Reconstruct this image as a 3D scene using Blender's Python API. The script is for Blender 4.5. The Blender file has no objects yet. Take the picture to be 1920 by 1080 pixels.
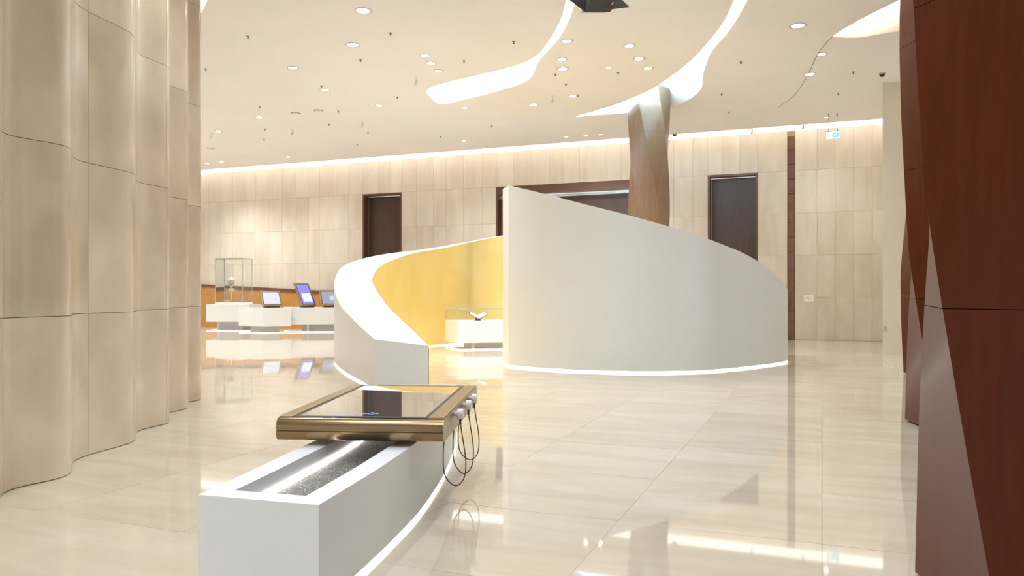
import bpy, bmesh, math, random
from mathutils import Vector, Matrix
from mathutils.geometry import delaunay_2d_cdt
random.seed(7)
S = bpy.context.scene
COL = S.collection
PI = math.pi
F, HZ, EYE, ZC = 1450.0, 548.0, 1.5, 6.6     # focal length (px), horizon row, eye height, ceiling height

# ------------------------------------------------------------------ camera, world, exposure
cam = bpy.data.cameras.new('camera'); co = bpy.data.objects.new('camera', cam); COL.objects.link(co)
co.location = (0, 0, EYE); co.rotation_euler = (PI / 2, 0, 0)
cam.sensor_width = 36; cam.lens = F / 1920 * 36; cam.shift_y = (HZ - 540) / 1920
cam.clip_start = 0.05; cam.clip_end = 200
S.camera = co
W = bpy.data.worlds.new('world'); S.world = W; W.use_nodes = True
W.node_tree.nodes['Background'].inputs[0].default_value = (1.0, 0.985, 0.965, 1)
W.node_tree.nodes['Background'].inputs[1].default_value = 0.9
S.view_settings.view_transform = 'Standard'; S.view_settings.look = 'None'
S.view_settings.gamma = 1; S.view_settings.use_curve_mapping = False
S.view_settings.exposure = -0.12
S.cycles.use_denoising = True
S.cycles.max_bounces = 10; S.cycles.diffuse_bounces = 5; S.cycles.glossy_bounces = 4
S.cycles.sample_clamp_indirect = 6.0
SPOT_W = 235.0          # watts of every recessed downlight
COVE_E = 1.9           # emission of the cove diffuser at the back wall
LED_COOL, LED_WARM = 300.0, 7.0

# ------------------------------------------------------------------ materials
def mat(name):
    m = bpy.data.materials.new(name); m.use_nodes = True
    nt = m.node_tree
    return m, nt, nt.nodes['Principled BSDF']
def N(nt, t, **kw):
    n = nt.nodes.new(t)
    for k, v in kw.items(): setattr(n, k, v)
    return n
def plain(name, c, rough=0.5, metal=0.0, ior=1.5, noise=0.0, nscale=6.0, bump=0.0, bscale=40.0, stretch=(1, 1, 1)):
    m, nt, b = mat(name)
    b.inputs['Base Color'].default_value = (*c, 1); b.inputs['Roughness'].default_value = rough
    b.inputs['Metallic'].default_value = metal; b.inputs['IOR'].default_value = ior
    if noise or bump:
        tc = N(nt, 'ShaderNodeTexCoord'); mp = N(nt, 'ShaderNodeMapping')
        mp.inputs['Scale'].default_value = stretch
        nt.links.new(tc.outputs['Object'], mp.inputs[0])
    if noise:
        nz = N(nt, 'ShaderNodeTexNoise'); nz.inputs['Scale'].default_value = nscale; nz.inputs['Detail'].default_value = 6
        nt.links.new(mp.outputs[0], nz.inputs['Vector'])
        r = N(nt, 'ShaderNodeValToRGB')
        r.color_ramp.elements[0].position = 0.3; r.color_ramp.elements[1].position = 0.7
        r.color_ramp.elements[0].color = (*[x * (1 - noise) for x in c], 1)
        r.color_ramp.elements[1].color = (*[min(1, x * (1 + noise)) for x in c], 1)
        nt.links.new(nz.outputs['Fac'], r.inputs[0]); nt.links.new(r.outputs[0], b.inputs['Base Color'])
    if bump:
        nb = N(nt, 'ShaderNodeTexNoise'); nb.inputs['Scale'].default_value = bscale; nb.inputs['Detail'].default_value = 4
        nt.links.new(mp.outputs[0], nb.inputs['Vector'])
        bp = N(nt, 'ShaderNodeBump'); bp.inputs['Strength'].default_value = bump; bp.inputs['Distance'].default_value = 0.01
        nt.links.new(nb.outputs['Fac'], bp.inputs['Height']); nt.links.new(bp.outputs[0], b.inputs['Normal'])
    return m
def emit(name, c, s):
    m, nt, b = mat(name)
    b.inputs['Base Color'].default_value = (*[min(1, x) for x in c], 1)
    b.inputs['Emission Color'].default_value = (*c, 1); b.inputs['Emission Strength'].default_value = s
    return m
def glass(name, tint=(0.97, 0.99, 0.98), f=1.5):
    m = bpy.data.materials.new(name); m.use_nodes = True; nt = m.node_tree; nt.nodes.clear()
    o = N(nt, 'ShaderNodeOutputMaterial'); mx = N(nt, 'ShaderNodeMixShader')
    t = N(nt, 'ShaderNodeBsdfTransparent'); t.inputs[0].default_value = (*tint, 1)
    g = N(nt, 'ShaderNodeBsdfGlossy'); g.inputs['Roughness'].default_value = 0.0
    fr = N(nt, 'ShaderNodeFresnel'); fr.inputs[0].default_value = f
    nt.links.new(fr.outputs[0], mx.inputs[0]); nt.links.new(t.outputs[0], mx.inputs[1]); nt.links.new(g.outputs[0], mx.inputs[2])
    nt.links.new(mx.outputs[0], o.inputs[0])
    return m

UA = Vector((0.928, -0.372)).normalized()      # direction along the back wall
NA = Vector((0.372, 0.928)).normalized()       # away from the camera, normal to the back wall
WA = Vector((-13.4, 33.5))                     # a point of the back wall's face
WALL_ROT = math.atan2(UA.y, UA.x)
TILE = 1.24

def stone_mat(name, lo, hi, rough, per_object=True, ior=1.5, vein=0.5, stretch=(1, 1, 0.25), scale=2.2, spread=0.2):
    m, nt, b = mat(name)
    g = N(nt, 'ShaderNodeNewGeometry'); mp = N(nt, 'ShaderNodeMapping')
    mp.inputs['Rotation'].default_value = (0, 0, -WALL_ROT); mp.inputs['Scale'].default_value = stretch
    nt.links.new(g.outputs['Position'], mp.inputs[0])
    oi = N(nt, 'ShaderNodeObjectInfo')
    vm = N(nt, 'ShaderNodeVectorMath', operation='ADD')
    nt.links.new(mp.outputs[0], vm.inputs[0])
    sc = N(nt, 'ShaderNodeVectorMath', operation='SCALE'); sc.inputs[0].default_value = (37, 19, 53)
    nt.links.new(oi.outputs['Random'], sc.inputs['Scale']); nt.links.new(sc.outputs[0], vm.inputs[1])
    nz = N(nt, 'ShaderNodeTexNoise'); nz.inputs['Scale'].default_value = scale; nz.inputs['Detail'].default_value = 7
    nz.inputs['Distortion'].default_value = 0.4
    nt.links.new(vm.outputs[0], nz.inputs['Vector'])
    ad = N(nt, 'ShaderNodeMath', operation='MULTIPLY_ADD'); ad.inputs[1].default_value = spread
    nt.links.new(oi.outputs['Random'], ad.inputs[0]); nt.links.new(nz.outputs['Fac'], ad.inputs[2])
    r = N(nt, 'ShaderNodeValToRGB')
    r.color_ramp.elements[0].position = 0.35; r.color_ramp.elements[1].position = 0.8 + spread * 0.2
    r.color_ramp.elements[0].color = (*lo, 1); r.color_ramp.elements[1].color = (*hi, 1)
    nt.links.new(ad.outputs[0], r.inputs[0]); nt.links.new(r.outputs[0], b.inputs['Base Color'])
    b.inputs['Roughness'].default_value = rough; b.inputs['IOR'].default_value = ior
    return m

def floor_mat():
    m, nt, b = mat('polished_cream_marble')
    g = N(nt, 'ShaderNodeNewGeometry'); mp = N(nt, 'ShaderNodeMapping'); mp.vector_type = 'POINT'
    mp.inputs['Rotation'].default_value = (0, 0, -WALL_ROT)
    nt.links.new(g.outputs['Position'], mp.inputs[0])
    sn = N(nt, 'ShaderNodeVectorMath', operation='SCALE'); sn.inputs['Scale'].default_value = 1 / TILE
    nt.links.new(mp.outputs[0], sn.inputs[0])
    fl = N(nt, 'ShaderNodeVectorMath', operation='FLOOR'); nt.links.new(sn.outputs[0], fl.inputs[0])
    wn = N(nt, 'ShaderNodeTexWhiteNoise'); wn.noise_dimensions = '2D'; nt.links.new(fl.outputs[0], wn.inputs['Vector'])
    sc = N(nt, 'ShaderNodeVectorMath', operation='MULTIPLY_ADD'); sc.inputs[1].default_value = (0.35, 1.6, 1)
    nt.links.new(mp.outputs[0], sc.inputs[0]); nt.links.new(wn.outputs['Color'], sc.inputs[2])
    nz = N(nt, 'ShaderNodeTexNoise'); nz.inputs['Scale'].default_value = 2.0; nz.inputs['Detail'].default_value = 8
    nz.inputs['Distortion'].default_value = 0.8
    nt.links.new(sc.outputs[0], nz.inputs['Vector'])
    ad = N(nt, 'ShaderNodeMath', operation='MULTIPLY_ADD'); ad.inputs[1].default_value = 0.16
    nt.links.new(wn.outputs['Value'], ad.inputs[0]); nt.links.new(nz.outputs['Fac'], ad.inputs[2])
    r = N(nt, 'ShaderNodeValToRGB')
    r.color_ramp.elements[0].position = 0.34; r.color_ramp.elements[1].position = 0.78
    r.color_ramp.elements[0].color = (0.59, 0.51, 0.395, 1); r.color_ramp.elements[1].color = (0.70, 0.63, 0.52, 1)
    nt.links.new(ad.outputs[0], r.inputs[0]); nt.links.new(r.outputs[0], b.inputs['Base Color'])
    b.inputs['Roughness'].default_value = 0.035; b.inputs['IOR'].default_value = 2.5
    return m

def gold_mat():
    m, nt, b = mat('gold_leaf')
    g = N(nt, 'ShaderNodeNewGeometry')
    nz = N(nt, 'ShaderNodeTexNoise'); nz.inputs['Scale'].default_value = 1.3; nz.inputs['Detail'].default_value = 8
    nt.links.new(g.outputs['Position'], nz.inputs['Vector'])
    r = N(nt, 'ShaderNodeValToRGB')
    r.color_ramp.elements[0].position = 0.3; r.color_ramp.elements[1].position = 0.7
    r.color_ramp.elements[0].color = (0.87, 0.69, 0.27, 1); r.color_ramp.elements[1].color = (0.93, 0.77, 0.36, 1)
    nt.links.new(nz.outputs['Fac'], r.inputs[0]); nt.links.new(r.outputs[0], b.inputs['Base Color'])
    b.inputs['Metallic'].default_value = 0.65; b.inputs['Roughness'].default_value = 0.36
    tg = N(nt, 'ShaderNodeTangent'); tg.direction_type = 'RADIAL'; tg.axis = 'Z'
    nt.links.new(tg.outputs[0], b.inputs['Tangent']); b.inputs['Anisotropic'].default_value = 0.75; b.inputs['Anisotropic Rotation'].default_value = 0.25
    return m

def pebble_mat():
    m, nt, b = mat('dark_glittering_grit')
    g = N(nt, 'ShaderNodeNewGeometry')
    v = N(nt, 'ShaderNodeTexVoronoi'); v.inputs['Scale'].default_value = 190; nt.links.new(g.outputs['Position'], v.inputs['Vector'])
    wn = N(nt, 'ShaderNodeSeparateColor'); nt.links.new(v.outputs['Color'], wn.inputs[0])
    r = N(nt, 'ShaderNodeValToRGB'); r.color_ramp.interpolation = 'CONSTANT'
    r.color_ramp.elements[0].color = (0.10, 0.106, 0.083, 1); r.color_ramp.elements[1].position = 0.9
    r.color_ramp.elements[1].color = (0.75, 0.75, 0.68, 1)
    nt.links.new(wn.outputs[0], r.inputs[0]); nt.links.new(r.outputs[0], b.inputs['Base Color'])
    bp = N(nt, 'ShaderNodeBump'); bp.inputs['Strength'].default_value = 0.6; bp.inputs['Distance'].default_value = 0.006
    nt.links.new(v.outputs['Distance'], bp.inputs['Height']); nt.links.new(bp.outputs[0], b.inputs['Normal'])
    b.inputs['Roughness'].default_value = 0.35
    return m

M = dict(
    floor=floor_mat(), gold=gold_mat(), grit=pebble_mat(),
    wallstone=stone_mat('vein_cut_limestone', (0.60, 0.525, 0.42), (0.72, 0.655, 0.555), 0.32),
    fluted=stone_mat('fluted_beige_marble', (0.54, 0.43, 0.31), (0.76, 0.64, 0.49), 0.2, stretch=(1, 1, 0.7), scale=1.5, spread=0.12),
    joint=plain('dark_joint', (0.12, 0.095, 0.07), 0.8),
    grout=plain('cream_grout', (0.50, 0.43, 0.33), 0.7, noise=0.1),
    ceil=plain('ceiling_plaster', (0.89, 0.868, 0.838), 0.9, noise=0.015, nscale=0.6),
    plaster=plain('cream_plaster', (0.80, 0.74, 0.60), 0.7, noise=0.03, nscale=1.0),
    white=plain('white_lacquer', (0.83, 0.86, 0.87), 0.3, noise=0.01, nscale=1.0),
    whitetop=plain('white_solid_surface', (0.86, 0.88, 0.92), 0.35, noise=0.01),
    pale=plain('pale_metal_paint', (0.72, 0.68, 0.63), 0.4, noise=0.02),
    bronze=plain('brushed_bronze', (0.29, 0.205, 0.115), 0.22, 1.0, noise=0.14, nscale=14, stretch=(0.3, 1, 60)),
    bronzeflat=plain('satin_bronze_frame', (0.40, 0.30, 0.17), 0.3, 1.0, noise=0.06, nscale=20),
    band=plain('amber_wood_panel', (0.50, 0.25, 0.065), 0.4, noise=0.08, nscale=3),
    bandshade=plain('recess_shadow_brown', (0.16, 0.07, 0.025), 0.5, noise=0.1),  # shade under the recess head, put into a dark colour
    door=plain('dark_walnut_door', (0.065, 0.030, 0.018), 0.4, noise=0.2, nscale=4, stretch=(6, 6, 0.6)),
    doorframe=plain('bronze_brown_frame', (0.12, 0.055, 0.028), 0.38, 0.2, noise=0.1),
    steel=plain('brushed_steel', (0.6, 0.58, 0.55), 0.3, 1.0, noise=0.05),
    walnut=plain('walnut_block', (0.17, 0.085, 0.045), 0.45, noise=0.25, nscale=6, stretch=(5, 5, 1)),
    brass=plain('brass_line', (0.45, 0.30, 0.15), 0.4, 0.8, noise=0.05),
    veneer=plain('red_brown_leather_cladding', (0.098, 0.021, 0.007), 0.30, noise=0.12, nscale=5, stretch=(5, 5, 0.5)),
    veneer2=plain('mid_brown_veneer', (0.20, 0.112, 0.06), 0.36, noise=0.12, nscale=4, stretch=(5, 5, 0.4)),
    black=plain('black_housing', (0.02, 0.02, 0.02), 0.45, noise=0.1),
    charcoal=plain('charcoal_housing', (0.085, 0.08, 0.065), 0.4, noise=0.06),
    cord=plain('dark_cord', (0.06, 0.055, 0.05), 0.5, noise=0.1),
    grey=plain('grey_plastic', (0.5, 0.48, 0.46), 0.4, noise=0.03),
    knob=plain('pale_rose_knob', (0.80, 0.75, 0.75), 0.35, noise=0.02),
    dark=plain('dark_sprinkler', (0.10, 0.085, 0.07), 0.5, noise=0.1),
    copper=plain('copper_orange', (0.75, 0.42, 0.2), 0.4, 0.2, noise=0.1),
    paper=plain('white_page', (0.9, 0.89, 0.86), 0.6, noise=0.02),
    rosewhite=plain('rose_white_ceramic', (0.85, 0.74, 0.70), 0.3, noise=0.05, nscale=20),
    red=plain('red_mark', (0.7, 0.05, 0.06), 0.5, noise=0.02),
    glass=glass('clear_glass'), glassedge=plain('glass_edge', (0.42, 0.47, 0.46), 0.1, noise=0.02),
    cove=emit('cove_diffuser', (1.0, 0.95, 0.89), COVE_E),
    ledcool=emit('cool_led', (0.42, 0.74, 1.0), LED_COOL), ledwarm=emit('warm_led', (1.0, 0.84, 0.62), LED_WARM),
    ledrose=emit('rose_white_led', (1.0, 0.92, 0.89), 9.0),
    ledhot=emit('bright_warm_led', (1.0, 0.90, 0.74), 70.0),
    ledbase=emit('base_led', (1.0, 0.96, 0.92), 3.5), ledpeach=emit('peach_base_led', (1.0, 0.88, 0.74), 4.0),
    lamp=emit('downlight_lens', (1.0, 0.98, 0.97), 60.0),
    signface=emit('lit_sign_white', (0.9, 0.97, 1.0), 1.1), signteal=emit('lit_sign_teal', (0.08, 0.62, 0.85), 0.9),
    scrA=emit('pale_lilac_screen', (0.42, 0.45, 0.62), 0.55), scrB=emit('blue_violet_screen', (0.16, 0.16, 0.55), 0.8),
    scrC=emit('dim_slate_screen', (0.22, 0.24, 0.36), 0.6), scrW=emit('white_screen_block', (0.75, 0.85, 1.0), 0.9),
    icon=emit('blue_screen_icon', (0.3, 0.38, 0.8), 0.4),
)
M['veneer'].node_tree.nodes['Principled BSDF'].inputs['Specular IOR Level'].default_value = 0.15
def screen_glass():
    m, nt, b = mat('black_glass_touchscreen')
    b.inputs['Base Color'].default_value = (0.93, 0.94, 0.96, 1); b.inputs['Roughness'].default_value = 0.015
    b.inputs['Metallic'].default_value = 1.0; b.inputs['Emission Color'].default_value = (0.8, 0.85, 0.95, 1); b.inputs['Emission Strength'].default_value = 0.05
    return m
M['screen'] = screen_glass()

# ------------------------------------------------------------------ geometry helpers
class MB:
    def __init__(s): s.v, s.f, s.sm = [], [], []
    def quad_strip(s, rows, smooth=True, close=False, flip=False):
        """rows: list of equally long point lists; faces between neighbours"""
        b = len(s.v); n = len(rows[0])
        for r in rows: s.v += [tuple(p) for p in r]
        for i in range(len(rows) - 1):
            for j in range(n if close else n - 1):
                k = (j + 1) % n
                q = (b + i * n + j, b + i * n + k, b + (i + 1) * n + k, b + (i + 1) * n + j)
                s.f.append(q[::-1] if flip else q); s.sm.append(smooth)
        return s
    def poly(s, pts, flip=False):
        b = len(s.v); s.v += [tuple(p) for p in pts]
        q = tuple(range(b, b + len(pts))); s.f.append(q[::-1] if flip else q); s.sm.append(False); return s
    def box(s, c, d, rz=0.0, mtx=None):
        hx, hy, hz = d[0] / 2, d[1] / 2, d[2] / 2
        m = mtx or (Matrix.Translation(c) @ Matrix.Rotation(rz, 4, 'Z'))
        b = len(s.v)
        for z in (-hz, hz):
            for x, y in ((-hx, -hy), (hx, -hy), (hx, hy), (-hx, hy)): s.v.append(tuple(m @ Vector((x, y, z))))
        for q in ((0, 3, 2, 1), (4, 5, 6, 7), (0, 1, 5, 4), (1, 2, 6, 5), (2, 3, 7, 6), (3, 0, 4, 7)):
            s.f.append(tuple(b + i for i in q)); s.sm.append(False)
        return s
    def lathe(s, prof, n=20, c=(0, 0, 0), mtx=None, cap=True):
        m = mtx or Matrix.Translation(c)
        rows = [[m @ Vector((r * math.cos(2 * PI * k / n), r * math.sin(2 * PI * k / n), z)) for k in range(n)] for r, z in prof]
        s.quad_strip(rows, True, True)
        if cap:
            if prof[0][0] > 1e-6: s.poly(rows[0], True)
            if prof[-1][0] > 1e-6: s.poly(rows[-1])
        return s
    def prism(s, pts2, z0, z1):
        n = len(pts2)
        s.quad_strip([[(p[0], p[1], z0) for p in pts2], [(p[0], p[1], z1) for p in pts2]], False, True)
        s.poly([(p[0], p[1], z0) for p in pts2], True); s.poly([(p[0], p[1], z1) for p in pts2]); return s
    def tube(s, pts, r, n=8):
        pts = [Vector(p) for p in pts]; rows = []
        up = Vector((0.31, 0.77, 0.55)).normalized()
        for i, p in enumerate(pts):
            t = (pts[min(i + 1, len(pts) - 1)] - pts[max(i - 1, 0)]).normalized()
            a = t.cross(up).normalized(); bb = t.cross(a)
            rows.append([p + r * (math.cos(2 * PI * k / n) * a + math.sin(2 * PI * k / n) * bb) for k in range(n)])
        s.quad_strip(rows, True, True); s.poly(rows[0], True); s.poly(rows[-1]); return s
    def mesh(s, name, m):
        me = bpy.data.meshes.new(name); me.from_pydata(s.v, [], s.f)
        me.polygons.foreach_set('use_smooth', s.sm); me.materials.append(m); me.update(); return me
    def build(s, name, m, parent=None, fix=True):
        me = s.mesh(name, m)
        if fix:
            bm = bmesh.new(); bm.from_mesh(me); bmesh.ops.recalc_face_normals(bm, faces=bm.faces[:]); bm.to_mesh(me); bm.free()
        return link(name, me, parent)
def link(name, me, parent=None):
    o = bpy.data.objects.new(name, me); COL.objects.link(o)
    if parent: o.parent = parent
    return o
def bevel(o, w=0.005, seg=2):
    md = o.modifiers.new('bevel', 'BEVEL'); md.width = w; md.segments = seg; md.limit_method = 'ANGLE'; md.angle_limit = 0.7
    return o
def tag(o, label, cat, group=None, kind=None):
    o['label'] = label; o['category'] = cat
    if group: o['group'] = group
    if kind: o['kind'] = kind
    return o
def thing(name, label, cat, loc=(0, 0, 0), rz=0.0, group=None):
    o = bpy.data.objects.new(name, None); COL.objects.link(o); o.empty_display_size = 0.1
    o.location = loc; o.rotation_euler = (0, 0, rz)
    return tag(o, label, cat, group)
def struct(o, label=None):
    o['kind'] = 'structure'
    if label: o['label'] = label
    return o
def catmull(P, n=10):
    P = [Vector(p) for p in P]; out = []
    Q = [2 * P[0] - P[1]] + P + [2 * P[-1] - P[-2]]
    for i in range(1, len(Q) - 2):
        p0, p1, p2, p3 = Q[i - 1:i + 3]
        for k in range(n):
            t = k / n
            out.append(0.5 * ((2 * p1) + (p2 - p0) * t + (2 * p0 - 5 * p1 + 4 * p2 - p3) * t * t + (3 * p1 - p0 - 3 * p2 + p3) * t ** 3))
    out.append(P[-1]); return out
def at_z(px, py, z):                 # point of the plane of height z seen at a pixel of the photograph
    d = F * (EYE - z) / (py - HZ)
    return Vector(((px - 960) / F * d, d, z))
def at_d(px, py, d): return Vector(((px - 960) / F * d, d, EYE - (py - HZ) / F * d))
def wall_s(px):                      # position along the back wall seen at a column of the photograph
    k = (px - 960) / F               # x = k y ;  WA + s UA
    return (k * WA.y - WA.x) / (UA.x - k * UA.y)
def wp(s, off, z):                   # point at s along the back wall, off in front of its face
    p = WA + UA * s - NA * off
    return Vector((p.x, p.y, z))

# ------------------------------------------------------------------ floor
fl = MB().prism([(-30, -8), (16, -8), (16, 40), (-30, 40)], -0.25, -0.012).build('floor', M['grout']); struct(fl, 'polished cream marble floor mirroring the lobby')
tile_me = MB().box((0, 0, -0.006), (TILE - 0.0016, TILE - 0.0016, 0.012)).mesh('floor_tile', M['floor'])
rot2 = Matrix.Rotation(WALL_ROT, 2)
far = MB()
for i in range(-32, 33):
    for j in range(-10, 36):
        c = rot2 @ Vector(((i + 0.5) * TILE, (j + 0.5) * TILE))
        if c.x < -22 or c.x > 14 or c.y < -6 or c.y > 37: continue
        if (c - WA).dot(NA) > 0.3: continue
        near = 2.3 < c.y < 13.2 and -0.72 * c.y - 0.9 < c.x < 0.72 * c.y + 0.9 and c.x > -5.2
        tx, ty = random.uniform(-1, 1) * 0.0009, random.uniform(-1, 1) * 0.0009
        if near:
            o = link('floor_tile', tile_me, fl); o.location = (c.x, c.y, 0); o.rotation_euler = (tx, ty, WALL_ROT)
        else:
            far.box(None, (TILE - 0.0016, TILE - 0.0016, 0.012), mtx=Matrix.Translation((c.x, c.y, -0.006)) @ Matrix.Rotation(WALL_ROT, 4, 'Z') @ Matrix.Rotation(tx, 4, 'X') @ Matrix.Rotation(ty, 4, 'Y'))
ft = far.build('floor_tile_field', M['floor'], fl, fix=False); ft['kind'] = 'stuff'

# ------------------------------------------------------------------ back wall: doors, slot, limestone panels
DTOP = 5.36
doors = [(wall_s(680), wall_s(753)), (wall_s(930), wall_s(1228)), (wall_s(1327), wall_s(1421))]
slot = (wall_s(1476), wall_s(1491))
S0, S1 = -8.0, wall_s(1655) + 2.2
ZT = 7.7
wb = MB()
def wbox(mb, s0, s1, o0, o1, z0, z1):
    mb.box(wp((s0 + s1) / 2, (o0 + o1) / 2, (z0 + z1) / 2), (s1 - s0, abs(o1 - o0), z1 - z0), WALL_ROT)
cuts = sorted(doors + [slot])
a = S0
for (c0, c1) in cuts:
    wbox(wb, a, c0, -0.6, -0.03, 0, ZT); a = c1
wbox(wb, a, S1, -0.6, -0.03, 0, ZT)
for (c0, c1) in doors: wbox(wb, c0, c1, -0.6, -0.03, DTOP, ZT)
wbox(wb, slot[0], slot[1], -0.6, -0.2, 0, ZT)
wbk = wb.build('wall_back', M['plaster']); struct(wbk, 'back wall clad in vein-cut cream limestone slabs')
unit = MB().box((0, 0, 0), (1, 1, 1)).mesh('stone_panel', M['wallstone'])
edges = [0.0 - 1.2]
brk = sorted([x for c in cuts for x in c] + [S1])
a = -1.2
colsv = []
for b_ in brk:
    n = max(1, round((b_ - a) / 0.62)); ws = [random.uniform(0.75, 1.25) for _ in range(n)]; t = sum(ws); x = a
    inside = any(abs(a - c0) < 1e-6 and abs(b_ - c1) < 1e-6 for c0, c1 in cuts)
    isslot = abs(a - slot[0]) < 1e-6
    for w_ in ws:
        x1 = x + (b_ - a) * w_ / t
        if not isslot: colsv.append((x, x1, inside))
        x = x1
    a = b_
rows_z = [0, 1.335, 2.67, 4.01, DTOP, 6.66]
for (x0, x1, ins) in colsv:
    for r in range(5):
        if ins and r < 4: continue
        o = link('stone_panel', unit, wbk)
        o.location = wp((x0 + x1) / 2, -0.013 + random.uniform(-0.0015, 0.0015), (rows_z[r] + rows_z[r + 1]) / 2)
        o.rotation_euler = (0, 0, WALL_ROT); o.scale = (x1 - x0 - 0.005, 0.03, rows_z[r + 1] - rows_z[r] - 0.005)
for i, (c0, c1) in enumerate(doors):
    d = bpy.data.objects.new('door_%d' % (i + 1), None); COL.objects.link(d)
    struct(d, ['tall dark walnut door recessed in the wall left of the gold-lined screen', 'wide dark doorway with bronze header behind the brown column', 'tall dark walnut door recessed in the wall right of the brown column'][i])
    top = DTOP - (0.30 if i == 1 else 0.07)
    fr = MB(); fw = 0.07
    wbox(fr, c0, c0 + fw, -0.34, 0.01, 0, DTOP); wbox(fr, c1 - fw, c1, -0.34, 0.01, 0, DTOP)
    wbox(fr, c0 + fw, c1 - fw, -0.34, 0.01, top, DTOP)
    fr.build('door_frame', M['doorframe'], d)
    if i == 1:
        t = MB(); wbox(t, c0 + fw, c1 - fw, -0.26, -0.2, top - 0.1, top - 0.05); t.build('track_rail', M['steel'], d)
    nl = 4 if i == 1 else 1
    for k in range(nl):
        l0 = c0 + fw + (c1 - c0 - 2 * fw) * k / nl; l1 = c0 + fw + (c1 - c0 - 2 * fw) * (k + 1) / nl
        lf = MB(); wbox(lf, l0 + 0.004, l1 - 0.004, -0.40, -0.34, 0.01, top - (0.02 if i != 1 else 0.11)); lf.build('door_leaf', M['door'], d)
sl = bpy.data.objects.new('trim_1', None); COL.objects.link(sl); struct(sl, 'narrow full-height slot of stacked walnut blocks in the wall')
bk = MB(); wbox(bk, slot[0], slot[1], -0.2, -0.17, 0, 6.62); bk.build('slot_backing', M['brass'], sl)
wz = (6.5) / 14
for k in range(14):
    b = MB(); wbox(b, slot[0] + 0.006, slot[1] - 0.006, -0.17, -0.1 - random.uniform(0, 0.012), k * wz + 0.012, (k + 1) * wz - 0.012)
    bevel(b.build('wood_block', M['walnut'], sl), 0.004, 1)
# amber band low on the left of the wall
bd = bpy.data.objects.new('trim_2', None); COL.objects.link(bd); struct(bd, 'low amber wood panel along the wall behind the display plinths')
sa, sb = -1.2, wall_s(700)
za, zb = 1.90, 1.44
n = 8
for k in range(n):
    q0, q1 = sa + (sb - sa) * k / n, sa + (sb - sa) * (k + 1) / n
    z0, z1 = za + (zb - za) * k / n, za + (zb - za) * (k + 1) / n
    pts = lambda o: [wp(q0 + 0.004, o, 0), wp(q1 - 0.004, o, 0), wp(q1 - 0.004, o, z1 - 0.09), wp(q0 + 0.004, o, z0 - 0.09)]
    b = MB(); b.quad_strip([pts(0.006), pts(0.10)], False, True); b.poly(pts(0.10)); b.poly(pts(0.006)); b.build('amber_panel', M['band'], bd)
pts = lambda o: [wp(sa, o, za - 0.09), wp(sb, o, zb - 0.13), wp(sb, o, zb + 0.02), wp(sa, o, za)]
b = MB(); b.quad_strip([pts(0.006), pts(0.13)], False, True); b.poly(pts(0.13)); b.poly(pts(0.006)); b.build('recess_shadow', M['bandshade'], bd)  # dark strip drawn in place of the shadow at the recess head

# ------------------------------------------------------------------ right pier and added shade walls
p0 = at_d(1655, 600, 18.8)
pr = MB().prism([(p0.x, 18.8), (p0.x + 4.5, 18.8), (p0.x + 4.5, 24), (p0.x + 3.2, 24)], 0, ZC).build('wall_right', M['plaster']); struct(pr, 'plain cream plaster pier at the right end of the back wall')
rw = MB().box((7.0, 1.5, ZC / 2), (0.25, 11.0, ZC)); rw.box((2.5, -4.1, ZC / 2), (9.25, 0.25, ZC))  # added unseen walls that keep light off the near column
rwo = rw.build('added_shade_wall', M['veneer']); struct(rwo, 'added unseen red-brown wall behind and right of the viewer that blocks light')
so = MB().box((p0.x + 0.05, 18.79, 0.62), (0.07, 0.025, 0.12)).build('wall_socket', M['grey']); tag(so, 'small grey wall socket low on the left edge of the cream pier', 'socket')

# ------------------------------------------------------------------ fluted left wall
path = catmull([(-3.45, 3.2), (-3.62, 3.7), (-3.48, 4.2), (-3.72, 4.7), (-3.55, 5.25), (-3.80, 5.82), (-3.64, 6.32), (-3.90, 6.95), (-3.80, 7.72), (-4.03, 8.35), (-3.95, 8.9),
                (-4.27, 9.45), (-4.20, 10.0), (-4.42, 10.45), (-4.36, 10.85), (-4.75, 11.25), (-5.4, 11.5), (-5.9, 11.9), (-6.8, 12.0), (-7.6, 12.4), (-9.0, 12.5)], 14)
lw = MB()
off = lambda P, d: [P[i] + d * Vector((-(P[min(i + 1, len(P) - 1)] - P[max(i - 1, 0)]).y, (P[min(i + 1, len(P) - 1)] - P[max(i - 1, 0)]).x)).normalized() for i in range(len(P))]
back = off(path, 0.05)
lw.quad_strip([[(p.x, p.y, 0) for p in back], [(p.x, p.y, ZC) for p in back]])
bb2 = off(path, 0.25)
lw.quad_strip([[(p.x, p.y, 0) for p in bb2], [(p.x, p.y, ZC) for p in bb2]])
lwo = lw.build('wall_left', M['joint'], fix=False); struct(lwo, 'fluted beige marble wall of curved slabs at the left')
def px_of(p): return 960 + F * p.x / p.y
def find(px, lo, hi):
    return min((i for i, p in enumerate(path) if lo <= p.y <= hi), key=lambda i: abs(px_of(path[i]) - px))
splits = [0, 28, find(5, 5.3, 6.0), find(165, 6.6, 7.3), find(250, 7.6, 8.2), find(312, 8.5, 9.2), find(353, 9.6, 10.3), 200, 240, len(path) - 1]
splits = sorted(set(splits))
zr = [0.004, 1.306, 2.69, 4.08, 5.47, ZC]
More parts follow.
